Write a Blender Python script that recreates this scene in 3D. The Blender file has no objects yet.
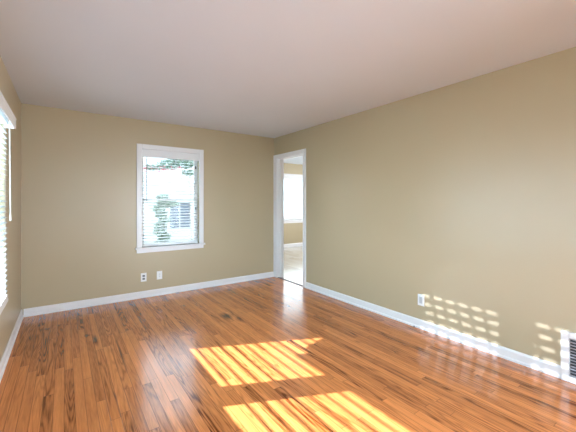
import bpy, bmesh, math, random
from mathutils import Vector, Matrix

S = bpy.context.scene
COL = S.collection
random.seed(7)

# ------------------------------------------------------------------ room measures (metres)
XL, XR, YB, YF, H = -0.40, 3.03, 4.70, -3.4, 2.44      # left, right, back, rear walls, ceiling height
WT = 0.15                                               # outer wall thickness
XR2 = XR + 0.12                                         # far face of the partition with the doorway
NX1, NY0, NY1 = 7.2, 2.4, 7.5                           # the next room
GZ = -0.45                                              # ground outside

# ------------------------------------------------------------------ camera
FPX = 316.3
cam = bpy.data.cameras.new('camera')
cam.sensor_fit = 'HORIZONTAL'
cam.sensor_width = 36.0
cam.lens = 36.0 * FPX / 576.0
cam.shift_y = -(216.0 - 202.2) / 576.0
cam.clip_start = 0.02
cam.clip_end = 300
camo = bpy.data.objects.new('camera', cam)
COL.objects.link(camo)
camo.location = (0, 0, 1.311)
camo.rotation_euler = (math.radians(90), 0, -math.radians(35.29))
S.camera = camo

# ------------------------------------------------------------------ colour management
S.view_settings.view_transform = 'Standard'
S.view_settings.look = 'None'
S.view_settings.gamma = 1.0
S.view_settings.use_curve_mapping = False
S.view_settings.exposure = 0.05

# ------------------------------------------------------------------ sky
W = bpy.data.worlds.new('sky')
S.world = W
W.use_nodes = True
bgn = W.node_tree.nodes['Background']
bgn.inputs['Color'].default_value = (0.66, 0.82, 1.0, 1)
bgn.inputs['Strength'].default_value = 8.0

# ------------------------------------------------------------------ sun
TAZ, TEL = 0.445, 0.40                     # dy/dx of the rays seen from above, drop per horizontal metre
CAZ = 1 / math.sqrt(1 + TAZ * TAZ)
sun_dir = Vector((CAZ, -CAZ * TAZ, -TEL)).normalized()
sl = bpy.data.lights.new('sun', 'SUN')
sl.energy = 36
sl.angle = math.radians(0.33)
sl.color = (1.0, 0.95, 1.0)
so = bpy.data.objects.new('sun', sl)
COL.objects.link(so)
so.location = (-12, 8, 8)
so.rotation_euler = sun_dir.to_track_quat('-Z', 'Y').to_euler()

# ------------------------------------------------------------------ daylight through the windows, and added fill lamps
def area(name, loc, direction, sx, sy, energy, color, portal=False, spread=180):
    l = bpy.data.lights.new(name, 'AREA')
    l.shape = 'RECTANGLE'
    l.size, l.size_y = sx, sy
    l.energy = energy
    l.color = color
    l.spread = math.radians(spread)
    if portal:
        l.cycles.is_portal = True
    o = bpy.data.objects.new(name, l)
    COL.objects.link(o)
    o.location = loc
    d = Vector(direction)
    o.rotation_euler = d.to_track_quat('-Z', 'Y').to_euler()
    return o

area('portal_left', (-0.58, 2.1, 1.27), (1, 0, 0), 2.9, 1.6, 1, (1, 1, 1), True)
area('portal_back', (1.27, 4.88, 1.37), (0, -1, 0), 0.9, 1.45, 1, (1, 1, 1), True)
area('next_window_daylight', ((4.98 + 6.15) / 2, NY1 + 0.17, 1.42), (0, -1, 0), 1.15, 1.25, 30, (0.80, 0.89, 1.0))
area('left_window_daylight', (XL - 0.24, 2.7, 1.27), (1, 0, 0.10), 4.4, 1.5, 215, (0.46, 0.74, 1.0))
# unseen fill lamps added behind the camera to brighten the room
area('rear_fill', (1.3, YF + 0.03, 1.35), (0, 1, 0.1), 2.6, 1.5, 30, (0.60, 0.79, 1.0))
area('side_fill', (XR - 0.50, -1.3, 1.0), (-1, 0.95, -0.42), 1.5, 1.5, 88, (0.80, 0.89, 1.0), False, 120)  # added fill lamp hanging inside the room, no opening stands there
area('next_room_fill', (NX1 - 0.05, 5.4, 1.4), (-1, 0, -0.1), 1.8, 1.3, 120, (0.88, 0.94, 1.0))  # added fill lamp for the next room, this wall has no window

# ================================================================== helpers
def new_obj(name, bm, mat, parent=None, smooth=False):
    bmesh.ops.recalc_face_normals(bm, faces=bm.faces[:])
    me = bpy.data.meshes.new(name)
    bm.to_mesh(me)
    bm.free()
    if smooth:
        for p in me.polygons:
            p.use_smooth = True
    me.materials.append(mat)
    o = bpy.data.objects.new(name, me)
    COL.objects.link(o)
    if parent is not None:
        o.parent = parent
        o.matrix_parent_inverse = Matrix.Translation(-parent.location)
    return o

def box(bm, x0, x1, y0, y1, z0, z1, bev=0.0, rot=None):
    r = bmesh.ops.create_cube(bm, size=1.0)
    vs = r['verts']
    c = Vector(((x0 + x1) / 2, (y0 + y1) / 2, (z0 + z1) / 2))
    for v in vs:
        v.co = Vector((v.co.x * abs(x1 - x0), v.co.y * abs(y1 - y0), v.co.z * abs(z1 - z0)))
    if bev > 0:
        es = list({e for v in vs for e in v.link_edges})
        rb = bmesh.ops.bevel(bm, geom=es, offset=bev, segments=2, profile=0.6, affect='EDGES')
        vs = list({v for f in rb['faces'] for v in f.verts} | {v for v in vs if v.is_valid})
    for v in vs:
        if rot is not None:
            v.co = rot @ v.co
        v.co = v.co + c
    return vs

def cyl(bm, p0, p1, r, seg=12, r2=None):
    p0, p1 = Vector(p0), Vector(p1)
    d = p1 - p0
    m = Matrix.Translation((p0 + p1) / 2) @ d.to_track_quat('Z', 'Y').to_matrix().to_4x4()
    bmesh.ops.create_cone(bm, cap_ends=True, segments=seg, radius1=r, radius2=r if r2 is None else r2,
                          depth=d.length, matrix=m)

def extrude_profile(bm, prof, a, b, axis, flip=False):
    """prof: list of (out, z); extruded from a to b; axis(out, t, z) -> point"""
    v0 = [bm.verts.new(axis(p[0], a, p[1])) for p in prof]
    v1 = [bm.verts.new(axis(p[0], b, p[1])) for p in prof]
    n = len(prof)
    for i in range(n):
        j = (i + 1) % n
        bm.faces.new((v0[i], v0[j], v1[j], v1[i]))
    bm.faces.new(v0[::-1])
    bm.faces.new(v1)

def structure(o):
    o['kind'] = 'structure'
    return o

def thing(name, loc, label, cat, group=None):
    o = bpy.data.objects.new(name, None)
    o.empty_display_size = 0.1
    COL.objects.link(o)
    o.location = loc
    if label:
        o['label'] = label
    if cat:
        o['category'] = cat
    if group:
        o['group'] = group
    return o

def empty_structure(name, loc):
    o = bpy.data.objects.new(name, None)
    o.empty_display_size = 0.1
    COL.objects.link(o)
    o.location = loc
    o['kind'] = 'structure'
    return o

# ================================================================== materials
def mat_new(name):
    m = bpy.data.materials.new(name)
    m.use_nodes = True
    nt = m.node_tree
    return m, nt, nt.nodes['Principled BSDF']

def N(nt, t, **kw):
    n = nt.nodes.new(t)
    for k, v in kw.items():
        setattr(n, k, v)
    return n

def math_node(nt, op, a, b=None, c=None):
    n = N(nt, 'ShaderNodeMath', operation=op)
    for i, v in enumerate((a, b, c)):
        if v is None:
            continue
        if isinstance(v, (int, float)):
            n.inputs[i].default_value = v
        else:
            nt.links.new(v, n.inputs[i])
    return n.outputs[0]

def paint(name, col, rough=0.5, bump=0.02, scale=60.0, spec=0.5, var=0.03):
    m, nt, b = mat_new(name)
    tc = N(nt, 'ShaderNodeTexCoord')
    nz = N(nt, 'ShaderNodeTexNoise')
    nz.inputs['Scale'].default_value = scale
    nz.inputs['Detail'].default_value = 3
    nt.links.new(tc.outputs['Object'], nz.inputs['Vector'])
    big = N(nt, 'ShaderNodeTexNoise')
    big.inputs['Scale'].default_value = 1.7
    big.inputs['Detail'].default_value = 2
    nt.links.new(tc.outputs['Object'], big.inputs['Vector'])
    mx = N(nt, 'ShaderNodeMix', data_type='RGBA')
    mx.inputs[6].default_value = tuple(c * (1 - var) for c in col) + (1,)
    mx.inputs[7].default_value = tuple(min(1, c * (1 + var)) for c in col) + (1,)
    nt.links.new(big.outputs['Fac'], mx.inputs[0])
    nt.links.new(mx.outputs[2], b.inputs['Base Color'])
    b.inputs['Roughness'].default_value = rough
    b.inputs['Specular IOR Level'].default_value = spec
    if bump > 0:
        bp = N(nt, 'ShaderNodeBump')
        bp.inputs['Strength'].default_value = bump
        bp.inputs['Distance'].default_value = 0.01
        nt.links.new(nz.outputs['Fac'], bp.inputs['Height'])
        nt.links.new(bp.outputs['Normal'], b.inputs['Normal'])
    return m

def plank_floor(name, width, length, dark, light, rough, stains=(), seam=0.0018, grain_amt=1.0, coat=0.0):
    m, nt, b = mat_new(name)
    L = nt.links
    tc = N(nt, 'ShaderNodeTexCoord')
    sp = N(nt, 'ShaderNodeSeparateXYZ')
    L.new(tc.outputs['Object'], sp.inputs[0])
    X, Y = sp.outputs['X'], sp.outputs['Y']
    xs = math_node(nt, 'DIVIDE', X, width)
    row = math_node(nt, 'FLOOR', xs)
    fx = math_node(nt, 'FRACT', xs)
    wn1 = N(nt, 'ShaderNodeTexWhiteNoise', noise_dimensions='1D')
    L.new(row, wn1.inputs['W'])
    ys0 = math_node(nt, 'DIVIDE', Y, length)
    ys = math_node(nt, 'ADD', ys0, math_node(nt, 'MULTIPLY', wn1.outputs['Value'], 7.31))
    idx = math_node(nt, 'FLOOR', ys)
    fy = math_node(nt, 'FRACT', ys)
    cb = N(nt, 'ShaderNodeCombineXYZ')
    L.new(row, cb.inputs[0])
    L.new(idx, cb.inputs[1])
    wn2 = N(nt, 'ShaderNodeTexWhiteNoise', noise_dimensions='2D')
    L.new(cb.outputs[0], wn2.inputs['Vector'])
    tone = wn2.outputs['Value']
    rc = N(nt, 'ShaderNodeSeparateColor')
    L.new(wn2.outputs['Color'], rc.inputs[0])
    # grain coordinates, shifted per board
    gx = math_node(nt, 'ADD', math_node(nt, 'MULTIPLY', X, 1.0), math_node(nt, 'MULTIPLY', tone, 13.0))
    gy = math_node(nt, 'ADD', Y, math_node(nt, 'MULTIPLY', rc.outputs[1], 37.0))
    gv = N(nt, 'ShaderNodeCombineXYZ')
    L.new(math_node(nt, 'MULTIPLY', gx, 14.0), gv.inputs[0])
    L.new(math_node(nt, 'MULTIPLY', gy, 0.9), gv.inputs[1])
    n1 = N(nt, 'ShaderNodeTexNoise')
    n1.inputs['Scale'].default_value = 1.0
    n1.inputs['Detail'].default_value = 1.5
    n1.inputs['Roughness'].default_value = 0.4
    L.new(gv.outputs[0], n1.inputs['Vector'])
    # cathedral rings: contour lines of the noise
    rings = math_node(nt, 'SINE', math_node(nt, 'MULTIPLY', n1.outputs['Fac'], 85.0))
    rings = math_node(nt, 'MULTIPLY_ADD', rings, 0.5, 0.5)
    rings = math_node(nt, 'POWER', rings, 1.6)
    # fine fibre
    gv2 = N(nt, 'ShaderNodeCombineXYZ')
    L.new(math_node(nt, 'MULTIPLY', gx, 130.0), gv2.inputs[0])
    L.new(math_node(nt, 'MULTIPLY', gy, 9.0), gv2.inputs[1])
    n2 = N(nt, 'ShaderNodeTexNoise')
    n2.inputs['Scale'].default_value = 1.0
    n2.inputs['Detail'].default_value = 4
    L.new(gv2.outputs[0], n2.inputs['Vector'])
    gv3 = N(nt, 'ShaderNodeCombineXYZ')
    L.new(math_node(nt, 'MULTIPLY', gx, 40.0), gv3.inputs[0])
    L.new(math_node(nt, 'MULTIPLY', gy, 1.2), gv3.inputs[1])
    n3 = N(nt, 'ShaderNodeTexNoise')
    n3.inputs['Scale'].default_value = 1.0
    n3.inputs['Detail'].default_value = 3
    L.new(gv3.outputs[0], n3.inputs['Vector'])
    fac = math_node(nt, 'MULTIPLY', tone, 0.46)
    fac = math_node(nt, 'ADD', fac, math_node(nt, 'MULTIPLY', math_node(nt, 'MULTIPLY', rings, math_node(nt, 'POWER', rc.outputs[2], 0.8)), -0.44 * grain_amt))
    fac = math_node(nt, 'ADD', fac, math_node(nt, 'MULTIPLY_ADD', n2.outputs['Fac'], 0.65 * grain_amt, -0.32 * grain_amt))
    fac = math_node(nt, 'ADD', fac, math_node(nt, 'MULTIPLY_ADD', n3.outputs['Fac'], 0.8 * grain_amt, -0.4 * grain_amt))
    fac = math_node(nt, 'ADD', fac, 0.38)
    cr = N(nt, 'ShaderNodeValToRGB')
    L.new(fac, cr.inputs[0])
    e = cr.color_ramp.elements
    e[0].position, e[0].color = 0.0, tuple(dark) + (1,)
    e[1].position, e[1].color = 1.0, tuple(light) + (1,)
    mid = cr.color_ramp.elements.new(0.45)
    mid.color = tuple(d * 0.42 + l * 0.58 for d, l in zip(dark, light)) + (1,)
    # seams between strips and at board ends
    ex = math_node(nt, 'MULTIPLY', math_node(nt, 'MINIMUM', fx, math_node(nt, 'SUBTRACT', 1.0, fx)), width)
    ey = math_node(nt, 'MULTIPLY', math_node(nt, 'MINIMUM', fy, math_node(nt, 'SUBTRACT', 1.0, fy)), length)
    ed = math_node(nt, 'MINIMUM', ex, ey)
    mr = N(nt, 'ShaderNodeMapRange')
    L.new(ed, mr.inputs[0])
    mr.inputs[1].default_value = seam * 0.35
    mr.inputs[2].default_value = seam
    mr.inputs[3].default_value = 0.35
    mr.inputs[4].default_value = 1.0
    mul = N(nt, 'ShaderNodeMix', data_type='RGBA', blend_type='MULTIPLY')
    mul.inputs[0].default_value = 1.0
    L.new(cr.outputs[0], mul.inputs[6])
    L.new(mr.outputs[0], mul.inputs[7])
    out = mul.outputs[2]
    # worn dark stains with a shape of their own
    for (sx, sy, rx, ry, dens) in stains:
        dx = math_node(nt, 'DIVIDE', math_node(nt, 'SUBTRACT', X, sx), rx)
        dy = math_node(nt, 'DIVIDE', math_node(nt, 'SUBTRACT', Y, sy), ry)
        d2 = math_node(nt, 'SQRT', math_node(nt, 'ADD', math_node(nt, 'MULTIPLY', dx, dx), math_node(nt, 'MULTIPLY', dy, dy)))
        d2 = math_node(nt, 'ADD', d2, math_node(nt, 'MULTIPLY_ADD', n3.outputs['Fac'], 1.6, -0.8))
        ms = N(nt, 'ShaderNodeMapRange')
        L.new(d2, ms.inputs[0])
        ms.inputs[1].default_value = 0.2
        ms.inputs[2].default_value = 1.0
        ms.inputs[3].default_value = dens
        ms.inputs[4].default_value = 0.0
        mm = N(nt, 'ShaderNodeMix', data_type='RGBA')
        L.new(ms.outputs[0], mm.inputs[0])
        L.new(out, mm.inputs[6])
        mm.inputs[7].default_value = (0.05, 0.02, 0.012, 1)
        out = mm.outputs[2]
    L.new(out, b.inputs['Base Color'])
    rr = math_node(nt, 'MULTIPLY_ADD', n3.outputs['Fac'], 0.16, rough - 0.08)
    L.new(rr, b.inputs['Roughness'])
    b.inputs['Specular IOR Level'].default_value = 0.5
    b.inputs['Coat Weight'].default_value = coat
    b.inputs['Coat Roughness'].default_value = 0.14
    bp = N(nt, 'ShaderNodeBump')
    bp.inputs['Strength'].default_value = 0.35
    bp.inputs['Distance'].default_value = 0.0012
    hh = math_node(nt, 'ADD', mr.outputs[0], math_node(nt, 'MULTIPLY', n2.outputs['Fac'], 0.22))
    hh = math_node(nt, 'ADD', hh, math_node(nt, 'MULTIPLY', tone, 0.3))
    L.new(hh, bp.inputs['Height'])
    L.new(bp.outputs['Normal'], b.inputs['Normal'])
    return m

def blind_mat(name, col, trans=0.3):
    m = bpy.data.materials.new(name)
    m.use_nodes = True
    nt = m.node_tree
    b = nt.nodes['Principled BSDF']
    b.inputs['Base Color'].default_value = col + (1,)
    b.inputs['Roughness'].default_value = 0.4
    t = N(nt, 'ShaderNodeBsdfTranslucent')
    t.inputs['Color'].default_value = col + (1,)
    mx = N(nt, 'ShaderNodeMixShader')
    mx.inputs[0].default_value = trans
    nt.links.new(b.outputs[0], mx.inputs[1])
    nt.links.new(t.outputs[0], mx.inputs[2])
    nt.links.new(mx.outputs[0], nt.nodes['Material Output'].inputs['Surface'])
    return m

def glass_mat(name, tint=(0.97, 0.99, 0.98)):
    m = bpy.data.materials.new(name)
    m.use_nodes = True
    nt = m.node_tree
    nt.nodes.remove(nt.nodes['Principled BSDF'])
    tr = N(nt, 'ShaderNodeBsdfTransparent')
    tr.inputs['Color'].default_value = tint + (1,)
    gl = N(nt, 'ShaderNodeBsdfGlossy')
    gl.inputs['Roughness'].default_value = 0.02
    fr = N(nt, 'ShaderNodeFresnel')
    fr.inputs['IOR'].default_value = 1.2
    mx = N(nt, 'ShaderNodeMixShader')
    nt.links.new(fr.outputs[0], mx.inputs[0])
    nt.links.new(tr.outputs[0], mx.inputs[1])
    nt.links.new(gl.outputs[0], mx.inputs[2])
    nt.links.new(mx.outputs[0], nt.nodes['Material Output'].inputs['Surface'])
    return m

def leaf_mat(name, a, bcol):
    m, nt, b = mat_new(name)
    oi = N(nt, 'ShaderNodeNewGeometry')
    mx = N(nt, 'ShaderNodeMix', data_type='RGBA')
    mx.inputs[6].default_value = a + (1,)
    mx.inputs[7].default_value = bcol + (1,)
    nt.links.new(oi.outputs['Random Per Island'], mx.inputs[0])
    nt.links.new(mx.outputs[2], b.inputs['Base Color'])
    b.inputs['Roughness'].default_value = 0.5
    return m

M_WALL = paint('wall_paint', (0.475, 0.39, 0.25), rough=0.34, bump=0.05, scale=90, spec=0.5)
M_CEIL = paint('ceiling_paint', (0.68, 0.725, 0.78), rough=0.75, bump=0.05, scale=70, spec=0.3, var=0.02)
M_TRIM = paint('trim_paint', (0.80, 0.79, 0.79), rough=0.3, bump=0.015, scale=40, spec=0.5, var=0.015)
M_VINYL = paint('window_vinyl', (0.82, 0.82, 0.82), rough=0.35, bump=0.0)
M_BLIND = blind_mat('blind_slat', (0.68, 0.68, 0.69), 0.10)
M_RAIL = paint('blind_rail', (0.80, 0.80, 0.80), rough=0.35, bump=0.0)
M_CORD = paint('blind_cord', (0.75, 0.74, 0.70), rough=0.8, bump=0.0)
M_WAND = paint('wand_plastic', (0.72, 0.70, 0.64), rough=0.25, bump=0.0)
M_GREYWAND = paint('grey_wand_plastic', (0.20, 0.20, 0.21), rough=0.25, bump=0.0)
M_DARK = paint('dark_metal', (0.03, 0.03, 0.03), rough=0.5, bump=0.0)
M_PLATE = paint('outlet_plastic', (0.84, 0.84, 0.83), rough=0.3, bump=0.0)
M_SOCKET = paint('socket_face', (0.55, 0.55, 0.55), rough=0.35, bump=0.0)
M_DSOCKET = paint('dark_socket_face', (0.16, 0.17, 0.18), rough=0.35, bump=0.0)
M_LOUVRE = paint('vent_louvre', (0.50, 0.50, 0.54), rough=0.45, bump=0.0)
M_DUCT = paint('duct_inside', (0.04, 0.04, 0.045), rough=0.7, bump=0.0)
M_THRESH = paint('threshold_strip', (0.07, 0.05, 0.04), rough=0.4, bump=0.02)
M_GLASS = glass_mat('window_glass')
M_SUN_DIM = glass_mat('sun_dimming_sheet', (0.38, 0.40, 0.43))  # see-through tint that weakens the sun behind the added screen
M_FLOOR = plank_floor('oak_strip_floor', 0.057, 1.1, (0.13, 0.030, 0.004), (0.78, 0.275, 0.082), 0.17,
                      stains=((1.53, 3.38, 0.10, 0.16, 0.9), (1.60, 3.20, 0.05, 0.14, 0.6), (0.24, 3.52, 0.03, 0.17, 0.95), (0.19, 3.68, 0.035, 0.05, 0.85), (0.40, 3.05, 0.016, 0.5, 0.75),
                              (0.76, 2.62, 0.012, 0.16, 0.7), (2.25, 2.05, 0.02, 0.05, 0.4), (2.2, 1.25, 0.02, 0.06, 0.5)), coat=0.15)
M_FLOOR2 = plank_floor('pale_laminate_floor', 0.13, 1.2, (0.42, 0.37, 0.31), (0.76, 0.71, 0.64), 0.2, grain_amt=0.6, seam=0.002, coat=0.5)
M_HOUSE = paint('neighbour_siding', (0.50, 0.50, 0.50), rough=0.7, bump=0.0)
M_ROOF = paint('roof_shingle', (0.22, 0.20, 0.20), rough=0.9, bump=0.2, scale=20)
M_HGLASS = paint('neighbour_window_glass', (0.08, 0.10, 0.14), rough=0.15, bump=0.0)
M_GRASS = paint('lawn', (0.16, 0.20, 0.10), rough=0.9, bump=0.3, scale=40, var=0.2)
M_CONC = paint('ground_concrete', (0.62, 0.60, 0.56), rough=0.9, bump=0.1, scale=12, var=0.1)
M_SUN_BLOCK = paint('sun_block_paint', (0.78, 0.77, 0.74), rough=0.6, bump=0.0)  # for the unseen sun blockers added outside
M_LEAF = leaf_mat('leaf_green', (0.10, 0.15, 0.11), (0.20, 0.26, 0.19))
M_LEAF2 = leaf_mat('leaf_dark', (0.07, 0.12, 0.09), (0.15, 0.22, 0.16))
M_FLOWER = leaf_mat('blossom_pink', (0.45, 0.08, 0.12), (0.6, 0.2, 0.25))
M_BARK = paint('bark', (0.35, 0.30, 0.26), rough=0.9, bump=0.2, scale=30)

# ================================================================== room shell
WIN2_Y0, WIN2_Y1, WIN2_Z0, WIN2_Z1 = 0.72, 3.47, 0.53, 2.01      # left window opening
WIN1_X0, WIN1_X1, WIN1_Z0, WIN1_Z1 = 0.868, 1.674, 0.69, 2.045   # back window opening
WIN3_X0, WIN3_X1, WIN3_Z0, WIN3_Z1 = 4.98, 6.15, 0.79, 2.06      # next room window opening
WIN4_X0, WIN4_X1, WIN4_Z0, WIN4_Z1 = 0.0, 2.6, 0.6, 2.1          # unseen rear window opening, added for the fill lamp
DOOR_Y0, DOOR_Y1, DOOR_Z = 3.855, 4.60, 2.075

bm = bmesh.new(); box(bm, XL - WT, XR + 0.06, YF - WT, YB + WT, -0.10, 0.0)
structure(new_obj('floor', bm, M_FLOOR))
bm = bmesh.new(); box(bm, XR + 0.06, NX1 + WT, NY0 - 0.1, NY1 + WT, -0.10, -0.001)
structure(new_obj('floor_next_room', bm, M_FLOOR2))
bm = bmesh.new(); box(bm, XL - WT, XR + 0.06, YF - WT, YB + WT, H, H + 0.12)
structure(new_obj('ceiling', bm, M_CEIL))
bm = bmesh.new(); box(bm, XR + 0.06, NX1 + WT, NY0 - 0.1, NY1 + WT, H, H + 0.12)
structure(new_obj('ceiling_next_room', bm, M_CEIL))

def wall_x(name, x0, x1, y0, y1, openings, mat=M_WALL):
    """wall standing along y between x0 and x1, openings = [(ya, yb, za, zb)]"""
    bm = bmesh.new()
    cur = y0
    for ya, yb, za, zb in sorted(openings):
        box(bm, x0, x1, cur, ya, 0, H)
        if za > 0:
            box(bm, x0, x1, ya, yb, 0, za)
        box(bm, x0, x1, ya, yb, zb, H)
        cur = yb
    box(bm, x0, x1, cur, y1, 0, H)
    return structure(new_obj(name, bm, mat))

def wall_y(name, y0, y1, x0, x1, openings, mat=M_WALL):
    bm = bmesh.new()
    cur = x0
    for xa, xb, za, zb in sorted(openings):
        box(bm, cur, xa, y0, y1, 0, H)
        if za > 0:
            box(bm, xa, xb, y0, y1, 0, za)
        box(bm, xa, xb, y0, y1, zb, H)
        cur = xb
    box(bm, cur, x1, y0, y1, 0, H)
    return structure(new_obj(name, bm, mat))

wall_x('wall_left', XL - WT, XL, YF, YB, [(WIN2_Y0, WIN2_Y1, WIN2_Z0 - 0.016, WIN2_Z1)])
wall_y('wall_back', YB, YB + WT, XL - WT, XR, [(WIN1_X0, WIN1_X1, WIN1_Z0, WIN1_Z1)])
wall_x('wall_right', XR, XR2, YF, YB + WT, [(DOOR_Y0, DOOR_Y1, 0, DOOR_Z)])
wall_y('wall_rear', YF - WT, YF, XL - WT, XR2, [(WIN4_X0, WIN4_X1, WIN4_Z0, WIN4_Z1)])
wall_x('wall_next_room_left', XR, XR2, YB + WT, NY1 + WT, [])
wall_y('wall_next_room_back', NY1, NY1 + WT, XR2, NX1 + WT, [(WIN3_X0, WIN3_X1, WIN3_Z0, WIN3_Z1)])
wall_x('wall_next_room_right', NX1, NX1 + WT, NY0, NY1, [])
wall_y('wall_next_room_rear', NY0 - 0.1, NY0, XR2, NX1 + WT, [])

# ------------------------------------------------------------------ baseboards: board with eased top and a shoe
BP = [(0, 0), (0.022, 0), (0.022, 0.016), (0.014, 0.024), (0.014, 0.074), (0.011, 0.083), (0.006, 0.090), (0, 0.090)]

def base(name, fn, spans, mat=M_TRIM):
    bm = bmesh.new()
    for a, b in spans:
        extrude_profile(bm, BP, a, b, fn)
    return structure(new_obj(name, bm, mat))

base('baseboard_left', lambda o, t, z: Vector((XL + o, t, z)), [(YF, YB)])
base('baseboard_back', lambda o, t, z: Vector((t, YB - o, z)), [(XL + 0.022, XR - 0.022)])
base('baseboard_right', lambda o, t, z: Vector((XR - o, t, z)), [(YF, 0.14), (0.748, DOOR_Y0 - 0.058)])
base('baseboard_rear', lambda o, t, z: Vector((t, YF + o, z)), [(XL + 0.022, XR - 0.022)])
BP2 = [(o, z * 1.15) for o, z in BP]
bm = bmesh.new()
extrude_profile(bm, BP2, XR2, NX1, lambda o, t, z: Vector((t, NY1 - o, z)))
structure(new_obj('baseboard_next_room', bm, M_TRIM))

# ------------------------------------------------------------------ doorway
d1 = empty_structure('door_1', (XR, (DOOR_Y0 + DOOR_Y1) / 2, 0))
CW = 0.058
bm = bmesh.new(); box(bm, XR - 0.020, XR, DOOR_Y0 - CW, DOOR_Y0 + 0.006, 0, DOOR_Z + CW, 0.004); new_obj('casing', bm, M_TRIM, d1)
bm = bmesh.new(); box(bm, XR - 0.020, XR, DOOR_Y1 - 0.006, YB - 0.002, 0, DOOR_Z + CW, 0.004); new_obj('casing', bm, M_TRIM, d1)
bm = bmesh.new(); box(bm, XR - 0.020, XR, DOOR_Y0 + 0.006, DOOR_Y1 - 0.006, DOOR_Z - 0.006, DOOR_Z + CW, 0.004); new_obj('head_casing', bm, M_TRIM, d1)
JT = 0.016
bm = bmesh.new(); box(bm, XR - 0.002, XR2 + 0.002, DOOR_Y0, DOOR_Y0 + JT, 0, DOOR_Z, 0.001); new_obj('jamb', bm, M_TRIM, d1)
bm = bmesh.new(); box(bm, XR - 0.002, XR2 + 0.002, DOOR_Y1 - JT, DOOR_Y1, 0, DOOR_Z, 0.001)
for hz in (0.28, 1.75):      # hinge leaves left on the jamb
    box(bm, XR + 0.012, XR + 0.040, DOOR_Y1 - JT - 0.003, DOOR_Y1 - JT + 0.001, hz - 0.045, hz + 0.045)
new_obj('jamb', bm, M_TRIM, d1)
bm = bmesh.new(); box(bm, XR - 0.002, XR2 + 0.002, DOOR_Y0 + JT, DOOR_Y1 - JT, DOOR_Z - JT, DOOR_Z, 0.001); new_obj('head_jamb', bm, M_TRIM, d1)
bm = bmesh.new()
box(bm, XR + 0.050, XR + 0.084, DOOR_Y1 - JT - 0.011, DOOR_Y1 - JT, 0, DOOR_Z - JT, 0.002)
box(bm, XR + 0.050, XR + 0.084, DOOR_Y0 + JT, DOOR_Y0 + JT + 0.011, 0, DOOR_Z - JT, 0.002)
box(bm, XR + 0.050, XR + 0.084, DOOR_Y0 + JT, DOOR_Y1 - JT, DOOR_Z - JT - 0.011, DOOR_Z - JT, 0.002)
new_obj('door_stop', bm, M_TRIM, d1)
bm = bmesh.new()
extrude_profile(bm, [(-0.004, 0.0), (0.004, 0.006), (0.016, 0.009), (0.028, 0.006), (0.036, 0.0)], DOOR_Y0 + 0.001, DOOR_Y1 - 0.001,
                lambda o, t, z: Vector((XR + o, t, z)))
new_obj('threshold', bm, M_THRESH, d1)

# ------------------------------------------------------------------ windows
def frame_rect(bm, put, a0, a1, z0, z1, w, d0, d1, bev=0.003):
    """rectangular frame of bar width w, put(a0,a1,z0,z1,d0,d1) adds one bar"""
    put(bm, a0, a0 + w, z0, z1, d0, d1, bev)
    put(bm, a1 - w, a1, z0, z1, d0, d1, bev)
    put(bm, a0 + w, a1 - w, z0, z0 + w, d0, d1, bev)
    put(bm, a0 + w, a1 - w, z1 - w, z1, d0, d1, bev)

def put_back(y):      # window in a wall across y, depth grows outwards (+y)
    return lambda bm, a0, a1, z0, z1, d0, d1, bev=0.0: box(bm, a0, a1, y + d0, y + d1, z0, z1, bev)

def put_rear(y):
    return lambda bm, a0, a1, z0, z1, d0, d1, bev=0.0: box(bm, a0, a1, y - d1, y - d0, z0, z1, bev)

def put_left(x):      # window in the left wall, depth grows outwards (-x)
    return lambda bm, a0, a1, z0, z1, d0, d1, bev=0.0: box(bm, x - d1, x - d0, a0, a1, z0, z1, bev)

def double_hung(root, put, a0, a1, z0, z1, meet, fw=0.03, sw=0.035):
    """frame, two sashes, meeting rail, panes"""
    bm = bmesh.new(); frame_rect(bm, put, a0, a1, z0, z1, fw, 0.075, 0.135)
    new_obj('window_frame', bm, M_VINYL, root)
    i0, i1, b0, b1 = a0 + fw, a1 - fw, z0 + fw, z1 - fw
    bm = bmesh.new(); frame_rect(bm, put, i0, i1, meet - 0.018, b1, sw, 0.108, 0.130)
    up = new_obj('upper_sash', bm, M_VINYL, root)
    bm = bmesh.new(); put(bm, i0 + sw, i1 - sw, meet + 0.017, b1 - sw, 0.118, 0.121)
    new_obj('pane', bm, M_GLASS, up)
    bm = bmesh.new(); frame_rect(bm, put, i0, i1, b0, meet + 0.018, sw, 0.082, 0.104)
    lo = new_obj('lower_sash', bm, M_VINYL, root)
    bm = bmesh.new(); put(bm, i0 + sw, i1 - sw, b0 + sw, meet - 0.017, 0.092, 0.095)
    new_obj('pane', bm, M_GLASS, lo)

# window_1: the back wall
w1 = empty_structure('window_1', (1.27, YB, WIN1_Z0))
pb = put_back(YB)
c0, c1, cz0, cz1 = 0.804, 1.738, 0.69, 2.108
bm = bmesh.new(); box(bm, c0, WIN1_X0 + 0.003, YB - 0.020, YB, cz0, cz1, 0.004); new_obj('casing', bm, M_TRIM, w1)
bm = bmesh.new(); box(bm, WIN1_X1 - 0.003, c1, YB - 0.020, YB, cz0, cz1, 0.004); new_obj('casing', bm, M_TRIM, w1)
bm = bmesh.new(); box(bm, WIN1_X0 + 0.003, WIN1_X1 - 0.003, YB - 0.020, YB, WIN1_Z1 - 0.003, cz1, 0.004); new_obj('head_casing', bm, M_TRIM, w1)
bm = bmesh.new(); box(bm, 0.785, 1.757, YB - 0.040, YB + 0.075, 0.664, 0.690, 0.006); new_obj('window_sill', bm, M_TRIM, w1)
bm = bmesh.new(); box(bm, 0.804, 1.738, YB - 0.018, YB, 0.615, 0.664, 0.004); new_obj('apron', bm, M_TRIM, w1)
double_hung(w1, pb, WIN1_X0, WIN1_X1, 0.690, WIN1_Z1, 1.345, 0.018, 0.026)

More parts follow.
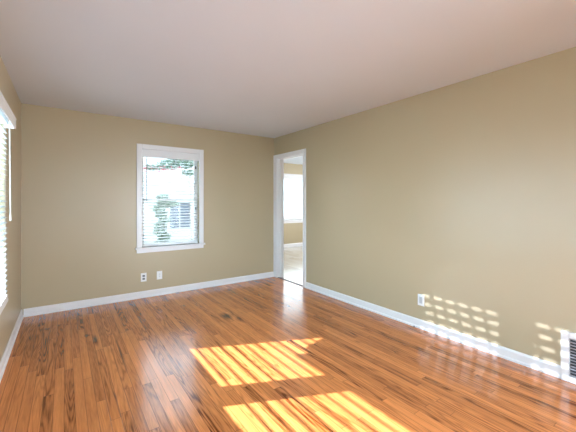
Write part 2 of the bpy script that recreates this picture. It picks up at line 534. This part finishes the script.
# window_2: the wide triple window in the left wall
w2 = empty_structure('window_2', (XL, (WIN2_Y0 + WIN2_Y1) / 2, WIN2_Z0))
pl = put_left(XL)
G = [(3.452, 2.732), (2.50, 1.757), (1.502, 0.782)]    # clear glass spans
bm = bmesh.new()
pl(bm, WIN2_Y0, WIN2_Y1, WIN2_Z0, WIN2_Z0 + 0.015, 0.085, 0.135, 0.002)
pl(bm, WIN2_Y0, WIN2_Y1, WIN2_Z1 - 0.03, WIN2_Z1, 0.085, 0.135, 0.002)
pl(bm, G[0][0], WIN2_Y1, WIN2_Z0, WIN2_Z1, 0.085, 0.135, 0.001)
pl(bm, WIN2_Y0, G[2][1], WIN2_Z0, WIN2_Z1, 0.085, 0.135, 0.001)
new_obj('window_frame', bm, M_VINYL, w2)
for hi, lo_ in ((G[0][1], G[1][0]), (G[1][1], G[2][0])):
    bm = bmesh.new()
    pl(bm, lo_, hi, WIN2_Z0 + 0.02, WIN2_Z1 - 0.03, 0.085, 0.130, 0.003)
    new_obj('mullion', bm, M_VINYL, w2)
for hi, lo_ in G:
    bm = bmesh.new()
    pl(bm, lo_, hi, 1.26, 1.30, 0.095, 0.125, 0.003)
    mr_ = new_obj('meeting_rail', bm, M_VINYL, w2)
    bm = bmesh.new()
    pl(bm, lo_, hi, WIN2_Z0 + 0.02, 1.26, 0.108, 0.111)
    pl(bm, lo_, hi, 1.30, WIN2_Z1 - 0.03, 0.108, 0.111)
    new_obj('pane', bm, M_GLASS, w2)
bm = bmesh.new(); box(bm, XL - 0.085, XL + 0.022, WIN2_Y0 - 0.02, WIN2_Y1 + 0.02, WIN2_Z0 - 0.040, WIN2_Z0 - 0.015, 0.005)
new_obj('window_sill', bm, M_TRIM, w2)

# window_3: the next room
w3 = empty_structure('window_3', (5.56, NY1, WIN3_Z0))
pn = put_back(NY1)
bm = bmesh.new(); box(bm, WIN3_X0 - 0.07, WIN3_X0 + 0.003, NY1 - 0.020, NY1, 0.79, 2.135, 0.004); new_obj('casing', bm, M_TRIM, w3)
bm = bmesh.new(); box(bm, WIN3_X1 - 0.003, WIN3_X1 + 0.07, NY1 - 0.020, NY1, 0.79, 2.135, 0.004); new_obj('casing', bm, M_TRIM, w3)
bm = bmesh.new(); box(bm, WIN3_X0 + 0.003, WIN3_X1 - 0.003, NY1 - 0.020, NY1, WIN3_Z1 - 0.003, 2.135, 0.004); new_obj('head_casing', bm, M_TRIM, w3)
bm = bmesh.new(); box(bm, WIN3_X0 - 0.09, WIN3_X1 + 0.09, NY1 - 0.042, NY1 + 0.075, 0.762, 0.790, 0.006); new_obj('window_sill', bm, M_TRIM, w3)
bm = bmesh.new(); box(bm, WIN3_X0 - 0.07, WIN3_X1 + 0.07, NY1 - 0.018, NY1, 0.70, 0.762, 0.004); new_obj('apron', bm, M_TRIM, w3)
double_hung(w3, pn, WIN3_X0, WIN3_X1, 0.79, WIN3_Z1, 1.41)

# added_rear_window: unseen, added behind the camera to go with the fill lamp
w4 = empty_structure('added_rear_window', (1.3, YF, WIN4_Z0))
double_hung(w4, put_rear(YF), WIN4_X0, WIN4_X1, WIN4_Z0, WIN4_Z1, 1.35)

# ================================================================== blinds
def slat_mesh(bm, put_slat, n, z_top, pitch, tilt, wid):
    """n slats, curved cross section; put_slat(depth, z, end) -> point"""
    K = 4
    for i in range(n):
        zc = z_top - i * pitch
        rings = []
        for end in (0, 1):
            top, bot = [], []
            for k in range(K + 1):
                u = (k / K - 0.5) * wid
                crown = 0.0022 * (1 - (2 * k / K - 1) ** 2)
                for lst, dz in ((top, 0.0011), (bot, -0.0011)):
                    a, c = u, crown + dz
                    dd = a * math.cos(tilt) - c * math.sin(tilt)
                    zz = a * math.sin(tilt) + c * math.cos(tilt)
                    lst.append(bm.verts.new(put_slat(dd, zc + zz, end)))
            rings.append(top + bot[::-1])
        r0, r1 = rings
        m_ = len(r0)
        for k in range(m_):
            j = (k + 1) % m_
            bm.faces.new((r0[k], r0[j], r1[j], r1[k]))
        bm.faces.new(r0[::-1])
        bm.faces.new(r1)

def blind_y(name, label, x0, x1, yc, ztop, zbot, pitch, tilt, wand_x=None, cord_x=None, room=-1, vh=0.10, group=None, wid=0.048, proj=0.04):
    """blind across x in a wall facing -y"""
    t = thing(name, ((x0 + x1) / 2, yc, zbot), label, 'window blind', group)
    bm = bmesh.new()
    box(bm, x0, x1, yc - proj, yc - proj + 0.010, ztop - vh, ztop, 0.002)
    box(bm, x0 + 0.001, x0 + 0.009, yc - proj + 0.010, yc + 0.02, ztop - vh, ztop, 0.001)
    box(bm, x1 - 0.009, x1 - 0.001, yc - proj + 0.010, yc + 0.02, ztop - vh, ztop, 0.001)
    new_obj('valance', bm, M_RAIL, t)
    bm = bmesh.new(); box(bm, x0 + 0.012, x1 - 0.012, yc - 0.024, yc + 0.024, ztop - 0.052, ztop - 0.006, 0.002)
    new_obj('headrail', bm, M_RAIL, t)
    n = int((ztop - 0.06 - zbot - 0.03) / pitch)
    bm = bmesh.new()
    slat_mesh(bm, lambda d, z, e: Vector((x0 + 0.005 if e == 0 else x1 - 0.005, yc + d, z)), n, zbot + 0.03 + n * pitch, pitch, tilt, wid)
    new_obj('slat_stack', bm, M_BLIND, t)
    bm = bmesh.new(); box(bm, x0 + 0.012, x1 - 0.012, yc - 0.024, yc + 0.024, zbot + 0.003, zbot + 0.023, 0.004)
    new_obj('bottom_rail', bm, M_RAIL, t)
    for cx in (x0 + 0.13, x1 - 0.13):
        bm = bmesh.new()
        for s in (-1, 1):
            cyl(bm, (cx, yc + s * 0.026, zbot + 0.015), (cx, yc + s * 0.026, ztop - 0.05), 0.0009, 6)
        new_obj('ladder_cord', bm, M_CORD, t)
    if wand_x is not None:
        bm = bmesh.new()
        cyl(bm, (wand_x, yc - 0.032, ztop - 0.71), (wand_x, yc - 0.030, ztop - 0.06), 0.0055, 8)
        cyl(bm, (wand_x, yc - 0.032, ztop - 0.72), (wand_x, yc - 0.032, ztop - 0.68), 0.0060, 8)
        new_obj('tilt_wand', bm, M_GREYWAND, t)
    if cord_x is not None:
        bm = bmesh.new()
        cyl(bm, (cord_x, yc - 0.031, ztop - 0.80), (cord_x, yc - 0.029, ztop - 0.06), 0.0012, 6)
        pc = new_obj('pull_cord', bm, M_CORD, t)
        for zz in (ztop - 0.82, ztop - 0.205):
            bm = bmesh.new()
            cyl(bm, (cord_x, yc - 0.031, zz - 0.022), (cord_x, yc - 0.031, zz + 0.022), 0.011, 10, 0.004)
            new_obj('tassel', bm, M_DARK, pc)
    return t

blind_y('window_blind', 'white slatted blind with open slats and grey wand in the back wall window', 0.872, 1.670, YB + 0.035, 2.040, 0.692,
        0.0415, math.radians(12), wand_x=0.935, cord_x=1.622, vh=0.105, proj=0.052)
blind_y('window_blind', 'white slatted blind in the window seen through the doorway', WIN3_X0 + 0.005, WIN3_X1 - 0.005, NY1 + 0.035, WIN3_Z1 - 0.004, 0.792,
        0.0415, math.radians(0), wand_x=5.84, vh=0.07)

# the wide blind on the left wall
SP = 0.0425
SX = XL                                                   # middle of the slats
D_SLAT_WALL = (XR - SX) / CAZ * TEL                       # drop of a ray between the slats and the right wall
tb = thing('window_blind', (SX, 2.1, WIN2_Z0), 'wide white slatted blind along the left wall with a long pale wand', 'window blind')
y0b, y1b = 0.76, 3.425
ROW0 = 0.350                                              # height of the top row of light spots on the right wall
z_slat0 = ROW0 + SP / 2 + D_SLAT_WALL
YM = 2.605
for ya_, yb_, rail, rh in ((YM + 0.006, y1b, WIN2_Z0 - 0.014, 0.047), (y0b, YM - 0.006, WIN2_Z0 - 0.014, 0.014)):
    n = 0
    zs = z_slat0
    while zs - SP > WIN2_Z0 + 0.045:
        zs -= SP
        n += 1
    bm = bmesh.new()
    slat_mesh(bm, lambda d, z, e: Vector((SX + d, ya_ if e == 0 else yb_, z)), n + 1, z_slat0, SP, math.radians(-14), 0.050)
    new_obj('slat_stack', bm, M_BLIND, tb)
    bm = bmesh.new(); box(bm, SX - 0.025, SX + 0.025, ya_, yb_, rail, rail + rh, 0.004); new_obj('bottom_rail', bm, M_RAIL, tb)
bm = bmesh.new()
box(bm, -0.335, -0.325, y0b - 0.01, y1b + 0.015, 1.917, 2.000, 0.002)
box(bm, -0.338, -0.322, y0b - 0.01, y1b + 0.018, 1.990, 2.004, 0.002)
for yy in (y0b - 0.01, y1b + 0.005):
    box(bm, XL + 0.001, -0.335, yy, yy + 0.010, 1.917, 2.000, 0.002)
new_obj('valance', bm, M_RAIL, tb)
bm = bmesh.new(); box(bm, SX - 0.026, SX + 0.026, y0b, y1b, 1.945, 1.995, 0.002); new_obj('headrail', bm, M_RAIL, tb)
for yy in (3.28, 2.60, 1.62, 0.90):
    bm = bmesh.new()
    for s in (-1, 1):
        cyl(bm, (SX + s * 0.027, yy, WIN2_Z0 + 0.01), (SX + s * 0.027, yy, 1.95), 0.0009, 6)
    new_obj('ladder_cord', bm, M_CORD, tb)
bm = bmesh.new()
cyl(bm, (-0.345, 3.295, 1.18), (-0.350, 3.295, 1.95), 0.0042, 8)
cyl(bm, (-0.345, 3.295, 1.165), (-0.345, 3.295, 1.21), 0.0065, 8)
new_obj('tilt_wand', bm, M_WAND, tb)

# ================================================================== outlets
def outlet(label, place, sock, kind):
    """place(a, out, z) -> point; a along the wall, out into the room"""
    o = thing('wall_outlet', place(0, 0, 0), label, 'wall outlet')
    def bx(bm, a0, a1, o0, o1, z0, z1, bev=0.0):
        p, q = place(a0, o0, z0), place(a1, o1, z1)
        box(bm, min(p.x, q.x), max(p.x, q.x), min(p.y, q.y), max(p.y, q.y), p.z, q.z, bev)
    bm = bmesh.new(); bx(bm, -0.036, 0.036, 0.0, 0.006, -0.058, 0.058, 0.002)
    new_obj('cover_plate', bm, M_PLATE, o)
    if kind == 'duplex':
        for zc in (-0.020, 0.020):
            bm = bmesh.new(); bx(bm, -0.016, 0.016, 0.006, 0.0085, zc - 0.013, zc + 0.013, 0.001)
            s = new_obj('socket', bm, sock, o)
            bm = bmesh.new()
            bx(bm, -0.0075, -0.0050, 0.0085, 0.0090, zc - 0.002, zc + 0.007)
            bx(bm, 0.0050, 0.0075, 0.0085, 0.0090, zc - 0.002, zc + 0.007)
            bx(bm, -0.0020, 0.0020, 0.0085, 0.0090, zc - 0.010, zc - 0.006)
            new_obj('slot', bm, M_DARK, s)
    elif kind == 'jack':
        for zc in (-0.018, 0.018):
            bm = bmesh.new()
            p, q = place(0, 0.006, zc), place(0, 0.016, zc)
            cyl(bm, p, q, 0.006, 12)
            new_obj('jack', bm, sock, o)
    else:
        bm = bmesh.new(); bx(bm, -0.017, 0.017, 0.006, 0.0085, -0.034, 0.034, 0.001)
        new_obj('socket', bm, sock, o)
    bm = bmesh.new()
    cyl(bm, place(0, 0.006, 0), place(0, 0.010, 0), 0.003, 10)
    new_obj('screw', bm, M_SOCKET, o)

outlet('white outlet with two dark sockets low on the back wall, nearer the left corner',
       lambda a, o, z: Vector((0.893 + a, YB - o, 0.278 + z)), M_DSOCKET, 'duplex')
outlet('white jack plate low on the back wall, right one of the two under the window',
       lambda a, o, z: Vector((1.100 + a, YB - o, 0.280 + z)), M_SOCKET, 'jack')
outlet('white outlet on the right wall beside the sun spots',
       lambda a, o, z: Vector((XR - o, 1.884 + a, 0.294 + z)), M_SOCKET, 'decora')

bm = bmesh.new()
cyl(bm, (XR - 0.034, 1.945, 0.0), (XR - 0.030, 1.945, 0.014), 0.008, 10, 0.004)
o = new_obj('cable_stub', bm, M_DARK)
o['label'] = 'tiny dark stub on the floor at the foot of the right baseboard below the outlet'
o['category'] = 'cable'

# ================================================================== return air grille
VY0, VY1 = 0.145, 0.745
vt = thing('air_vent', (XR, (VY0 + VY1) / 2, 0), 'white framed air return vent with grey louvres set in the right baseboard', 'air vent')
fw = 0.048
bm = bmesh.new()
for a0, a1, z0, z1 in ((VY0, VY0 + fw, 0.0, 0.362), (VY1 - fw, VY1, 0.0, 0.362), (VY0 + fw, VY1 - fw, 0.0, 0.042), (VY0 + fw, VY1 - fw, 0.320, 0.362)):
    box(bm, XR - 0.030, XR, a0, a1, z0, z1, 0.003)
new_obj('frame', bm, M_TRIM, vt)
bm = bmesh.new()
nl = 13
for i in range(nl):
    zc = 0.050 + i * (0.262 / (nl - 1))
    rot = Matrix.Rotation(math.radians(38), 3, 'Y')
    box(bm, XR - 0.0265, XR - 0.0045, VY0 + fw - 0.002, VY1 - fw + 0.002, zc - 0.0012, zc + 0.0012, 0.0, rot)
box(bm, XR - 0.018, XR - 0.014, (VY0 + VY1) / 2 - 0.004, (VY0 + VY1) / 2 + 0.004, 0.042, 0.320)
new_obj('louvre', bm, M_LOUVRE, vt)
bm = bmesh.new(); box(bm, XR - 0.003, XR - 0.0005, VY0 + fw - 0.004, VY1 - fw + 0.004, 0.038, 0.324)
new_obj('duct_opening', bm, M_DUCT, vt)

# ================================================================== outside
bm = bmesh.new(); box(bm, -40, 45, -30, 50, GZ - 0.3, GZ)
structure(new_obj('ground', bm, M_GRASS))
bm = bmesh.new(); box(bm, XL - WT, XR + 0.06, YF - WT, YB + WT, GZ, -0.10); box(bm, XR + 0.06, NX1 + WT, NY0 - 0.1, NY1 + WT, GZ, -0.10)
structure(new_obj('wall_foundation', bm, M_CONC))
# unseen wall added to keep the low sun off the back window
bm = bmesh.new(); box(bm, -0.22, -0.08, YB + WT, YB + WT + 1.6, GZ, 3.05)
structure(new_obj('wall_sun_block', bm, M_SUN_BLOCK))

# unseen screen added to shape the left window's sun: solid band, pierced courses above
PX = -1.30
def on_screen(xf, yf, zf=0.0):       # where the ray to (xf, yf, zf) crosses the added screen
    s = xf - PX
    return (yf + s * TAZ, zf + s / CAZ * TEL)
bm = bmesh.new()
TH = 0.012
def slab(pts):
    a = [bm.verts.new((PX - TH / 2, y, z)) for y, z in pts]
    b = [bm.verts.new((PX + TH / 2, y, z)) for y, z in pts]
    k = len(pts)
    for i in range(k):
        j = (i + 1) % k
        bm.faces.new((a[i], a[j], b[j], b[i]))
    bm.faces.new(a[::-1]); bm.faces.new(b)
YS0, YS1 = 0.2, 4.55
zlo = on_screen(1.62, 0)[1]
zsplit = on_screen(XR, 0, 0.35 + 0.0425)[1] - 6 * 0.085
# solid band with a cut corner towards the far end
ya, za = on_screen(1.62, 2.19); yb_, zb_ = on_screen(1.76, 2.23); yc_, zc_ = on_screen(2.07, 2.31)
slab([(YS0, zlo), (ya, zlo), (ya + .001, zb_), (yb_, zb_), (yc_, zc_), (yc_ + 0.02, zsplit), (YS0, zsplit)])
slab([(yc_ + 0.021, zc_ + 0.03), (YS1, zc_ + 0.03), (YS1, zsplit), (yc_ + 0.021, zsplit)])
# pierced courses: rows of bars and slanted uprights
for r in range(0, 7):
    zw = 0.35 + 0.0425 - 0.085 * r
    y_, z_ = on_screen(XR, 0, zw)
    slab([(YS0, z_ - 0.017), (YS1, z_ - 0.017), (YS1, z_ + 0.017), (YS0, z_ + 0.017)])
z_hi = on_screen(XR, 0, 0.41)[1]
for k in range(-14, 22):
    yw = 1.704 + 0.061 - 0.1205 * k
    yt, zt = on_screen(XR, yw + 0.0113, 0.41)
    yb2 = yt - 0.19 * (zt - zsplit)
    if yb2 < YS0 + 0.02 or yt > YS1 - 0.02:
        continue
    slab([(yt - 0.018, zt), (yt + 0.018, zt), (yb2 + 0.018, zsplit), (yb2 - 0.018, zsplit)])
slab([(YS0, z_hi), (YS1, z_hi), (YS1, z_hi + 0.05), (YS0, z_hi + 0.05)])
box(bm, PX - 0.05, PX + 0.05, YS0 - 0.10, YS0, GZ, z_hi + 0.08)
box(bm, PX - 0.05, PX + 0.05, YS1, YS1 + 0.10, GZ, z_hi + 0.08)
wp = structure(new_obj('wall_sun_screen', bm, M_SUN_BLOCK))
bm = bmesh.new()
box(bm, PX - 0.03, PX - 0.028, YS0, YS1, zsplit, z_hi + 0.04)
new_obj('sun_dimming_sheet', bm, M_SUN_DIM, wp)  # unseen sheet added to dim the sun spots on the right wall

# neighbouring house beyond the back garden
HY = 14.0
hs = thing('neighbour_house', (4.0, HY, GZ), 'white house with a dark window seen through the back wall blind', 'house')
bm = bmesh.new()
box(bm, -4, 16, HY, HY + 6, GZ, 4.6)
for i in range(28):
    z = GZ + 0.1 + i * 0.18
    extrude_profile(bm, [(0, z), (0.018, z), (0.004, z + 0.178), (0, z + 0.178)], -4, 16, lambda o, t, zz: Vector((t, HY - o, zz)))
new_obj('siding', bm, M_HOUSE, hs)
bm = bmesh.new()
extrude_profile(bm, [(0.6, 4.5), (0.6, 4.65), (-3.0, 6.6), (-6.6, 4.65), (-6.6, 4.5)], -4.4, 16.4, lambda o, t, zz: Vector((t, HY - o, zz)))
new_obj('roof', bm, M_ROOF, hs)
bm = bmesh.new()
frame_rect(bm, put_rear(HY), 3.62, 4.62, 0.08, 1.34, 0.07, 0.0, 0.05)
box(bm, 4.08, 4.13, HY - 0.045, HY, 0.12, 1.30)
hw = new_obj('window', bm, M_HOUSE, hs)
bm = bmesh.new(); box(bm, 3.69, 4.55, HY - 0.028, HY - 0.022, 0.15, 1.27)
new_obj('pane', bm, M_HGLASS, hw)

def leaves(bm, n, c, rad, size, ring=None):
    for i in range(n):
        while True:
            p = Vector((random.uniform(-1, 1), random.uniform(-1, 1), random.uniform(-1, 1)))
            if p.length < 1:
                break
        p = Vector((c[0] + p.x * rad[0], c[1] + p.y * rad[1], c[2] + p.z * rad[2]))
        d = Vector((random.gauss(0, 1), random.gauss(0, 1), random.gauss(0, 0.6))).normalized()
        e = d.orthogonal().normalized()
        e = Matrix.Rotation(random.uniform(0, 6.28), 3, d) @ e
        s = size * random.uniform(0.6, 1.2)
        f = d.cross(e)
        v = [bm.verts.new(p + d * s), bm.verts.new(p + e * s * 0.45 + f * s * 0.1), bm.verts.new(p - d * s), bm.verts.new(p - e * s * 0.45 + f * s * 0.1)]
        bm.faces.new((v[0], v[1], v[2])); bm.faces.new((v[0], v[2], v[3]))

sh = thing('shrub', (3.05, 12.4, GZ), 'tall green shrub left of the dark window outside, seen through the blind', 'shrub')
bm = bmesh.new()
for k in range(9):
    z = GZ + 0.25 + k * 0.21
    leaves(bm, 300, (2.98 + 0.10 * math.sin(k * 1.9), 12.4, z), (0.24, 0.25, 0.16), 0.06)
leaves(bm, 420, (3.25, 12.4, 1.25), (0.38, 0.3, 0.14), 0.05)
new_obj('foliage', bm, M_LEAF, sh)
bm = bmesh.new()
for k in range(5):
    cyl(bm, (3.05 + 0.03 * math.cos(k * 1.3), 12.4 + 0.03 * math.sin(k * 1.3), GZ), (3.05 + 0.2 * math.cos(k * 1.3), 12.4 + 0.2 * math.sin(k * 1.3), 1.0), 0.014, 8, 0.006)
new_obj('stem', bm, M_BARK, sh)

tr = thing('flowering_tree', (4.05, 12.7, GZ), 'flowering tree with dark green and pink crown seen in the upper sash', 'tree')
bm = bmesh.new()
for cx, cz, n_, rx, rz in ((3.9, 2.9, 420, 0.5, 0.26), (3.3, 2.75, 260, 0.45, 0.2), (3.6, 3.1, 200, 0.35, 0.18), (2.75, 2.62, 120, 0.35, 0.12), (4.1, 2.5, 120, 0.3, 0.12)):
    leaves(bm, int(n_ * 1.8), (cx, 12.7, cz), (rx, 0.4, rz), 0.055)
new_obj('foliage', bm, M_LEAF2, tr)
bm = bmesh.new()
leaves(bm, 130, (2.75, 12.6, 2.55), (0.5, 0.3, 0.14), 0.045)
leaves(bm, 50, (3.4, 12.5, 2.6), (0.5, 0.3, 0.14), 0.045)
new_obj('blossom', bm, M_FLOWER, tr)
bm = bmesh.new()
cyl(bm, (4.22, 12.7, GZ), (4.12, 12.7, 2.5), 0.035, 10, 0.022)
for tx, tz in ((3.0, 2.65), (3.6, 2.95), (4.2, 2.9)):
    cyl(bm, (4.14, 12.7, 2.1), (tx, 12.7, tz), 0.02, 8, 0.008)
new_obj('trunk', bm, M_BARK, tr)
